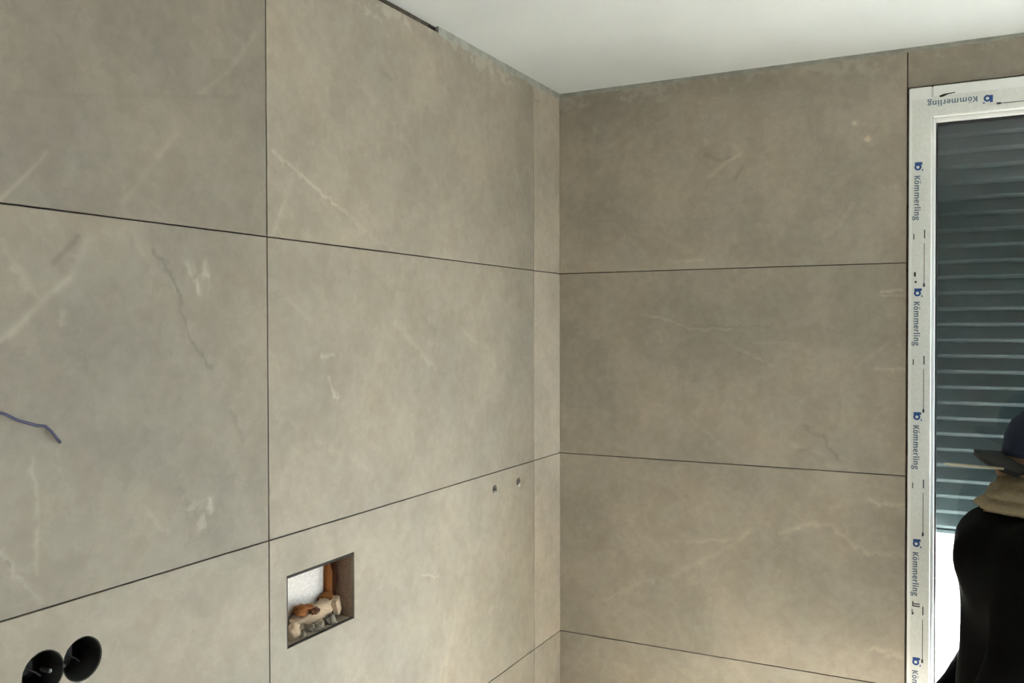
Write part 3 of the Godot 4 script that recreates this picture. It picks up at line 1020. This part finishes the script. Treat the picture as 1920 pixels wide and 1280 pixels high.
	Hd.append([c + Vector3(-0.012, -0.088, -0.076), 0.016, c + Vector3(0.012, -0.088, -0.076), 0.016, 2])
	for s in [-1.0, 1.0]:
		Hd.append([c + Vector3(0.040 * s, -0.018, -0.062), 0.020, c + Vector3(0.045 * s, -0.028, -0.045), 0.020, 2])
		Hd.append([c + Vector3(0.079 * s, 0.012, 0.012), 0.011, c + Vector3(0.078 * s, -0.028, 0.004), 0.008, 2])
	Hd.append([c + Vector3(0, -0.04, 0.020), 0.060, c + Vector3(0, -0.12, 0.0), 0.058, 2])
	add_flesh(st, Hd, 0.0055, 0.014, cols)
	# eyes, closed into the same mesh
	for s in [-1.0, 1.0]:
		add_flesh(st, [[c + Vector3(0.031 * s, -0.004, -0.077), 0.0115, c + Vector3(0.032 * s, -0.004, -0.077), 0.0115, 3]], 0.004, 0.004, cols)
	st.index()
	var bm := mat(Color.WHITE, 0.8)
	bm.vertex_color_use_as_albedo = true
	bm.metallic_specular = 0.12
	put("body", st.commit(), bm, t)
	# short hair at the back of the head, below the cap
	var hs := SurfaceTool.new()
	hs.begin(Mesh.PRIMITIVE_TRIANGLES)
	add_flesh(hs, [[c + Vector3(-0.05, -0.01, 0.05), 0.045, c + Vector3(0.05, -0.01, 0.05), 0.045, 0], [c + Vector3(-0.03, -0.04, 0.05), 0.038, c + Vector3(0.03, -0.04, 0.05), 0.038, 0]], 0.008, 0.02, [Color(0.02, 0.015, 0.01)])
	hs.index()
	var hm := mat(Color(0.10, 0.08, 0.06), 0.8)
	put("hair", hs.commit(), hm, t)
	# cap: lathed crown, curved peak
	var navy := mottled(70, 0.1, Color(0.045, 0.09, 0.17), Color(0.06, 0.12, 0.22), 20.0, 0.85)
	var crown := put("cap_crown", lathe([Vector2(0.0005, 0.118), Vector2(0.030, 0.115), Vector2(0.058, 0.104), Vector2(0.080, 0.082), Vector2(0.092, 0.050), Vector2(0.096, 0.016), Vector2(0.0965, 0.0), Vector2(0.094, 0.0), Vector2(0.090, 0.05)], 32), navy, t, c + Vector3(0, 0.010, 0.000), Basis(Vector3.RIGHT, 0.03).scaled(Vector3(1.0, 1.0, 1.10)))
	put("button", lump(80, Vector3(0.008, 0.005, 0.008), 0.1), navy, crown, Vector3(0, 0.119, 0))
	var peak := SurfaceTool.new()
	peak.begin(Mesh.PRIMITIVE_TRIANGLES)
	var U := 16
	var rows := []
	for i in U + 1:
		var a: float = lerp(-1.15, 1.15, float(i) / U)
		var inn := Vector3(sin(a) * 0.089, 0, -cos(a) * 0.094)
		var reach: float = 0.062 * pow(max(0.0, cos(a * 1.25)), 0.5)
		var outp := inn + Vector3(sin(a) * reach * 0.3, 0, -reach)
		var sag := -0.25 * sin(a) * sin(a) * 0.09
		rows.append([inn + Vector3(0, sag + 0.006, 0), outp + Vector3(0, sag * 1.6 + 0.001, 0)])
	for i in U:
		var p00: Vector3 = rows[i][0]
		var p01: Vector3 = rows[i][1]
		var p10: Vector3 = rows[i + 1][0]
		var p11: Vector3 = rows[i + 1][1]
		var dn := Vector3(0, -0.011, 0)
		quad(peak, p00, p10, p11, p01, Vector3.UP)
		quad(peak, p00 + dn, p10 + dn, p11 + dn, p01 + dn, Vector3.DOWN)
		quad(peak, p01, p11, p11 + dn, p01 + dn, Vector3(0, 0, -1))
		quad(peak, p00, p10, p10 + dn, p00 + dn, Vector3(0, 0, 1))
	put("cap_peak", peak.commit(), mat(Color(0.06, 0.06, 0.06), 0.7), t, c + Vector3(0, 0.002, -0.010), Basis(Vector3.RIGHT, 0.10))
	# scarf: three loose rolls of beige cloth round the neck
	var cloth := mottled(71, 0.05, Color(0.47, 0.42, 0.33), Color(0.62, 0.57, 0.46), 9.0, 0.95)
	var n := FastNoiseLite.new()
	n.seed = 5
	n.frequency = 1.2
	var scarf := SurfaceTool.new()
	scarf.begin(Mesh.PRIMITIVE_TRIANGLES)
	# a loose tube from under the jaw out over the collar, its cloth thrown into slanting folds
	var rows2 := []
	for j in 15:
		var h := j / 14.0
		var ring := []
		for i in 48:
			var a := TAU * i / 48
			var fold := sin(h * 17.0 + 2.2 * sin(a) + 3.0 * n.get_noise_2d(cos(a), sin(a) + h))
			var r: float = lerp(0.080, 0.134, pow(h, 0.9)) + 0.0075 * fold + 0.012 * n.get_noise_2d(cos(a) * 2.0 + 7.0, sin(a) * 2.0 + h * 2.0)
			if j == 0:
				r = 0.058
			if j == 14:
				r -= 0.030
			ring.append(Vector3(sin(a) * r * 0.95, 1.275 - 0.098 * h - 0.012 * cos(a) * (1.0 - h) + (0.012 if j == 0 else 0.0), -cos(a) * r - 0.012 + 0.016 * (1.0 - h)))
		rows2.append(ring)
	for j in 14:
		for i in 48:
			var i2 := (i + 1) % 48
			for p in [rows2[j][i], rows2[j][i2], rows2[j + 1][i2], rows2[j][i], rows2[j + 1][i2], rows2[j + 1][i]]:
				scarf.add_vertex(p)
	scarf.index()
	scarf.generate_normals()
	put("scarf", scarf.commit(), cloth, t)
	# pencil held under the peak
	var pen := put("pencil", tube([Vector3(-0.36, 1.291, 1.176), Vector3(-0.359, 1.2908, 1.188), Vector3(-0.35, 1.286, 1.30)], 0.0032, 6), mat(Color(0.62, 0.58, 0.48), 0.6), self)
	tag(pen, "thin pale pencil sticking out from under the cap peak", "pencil")
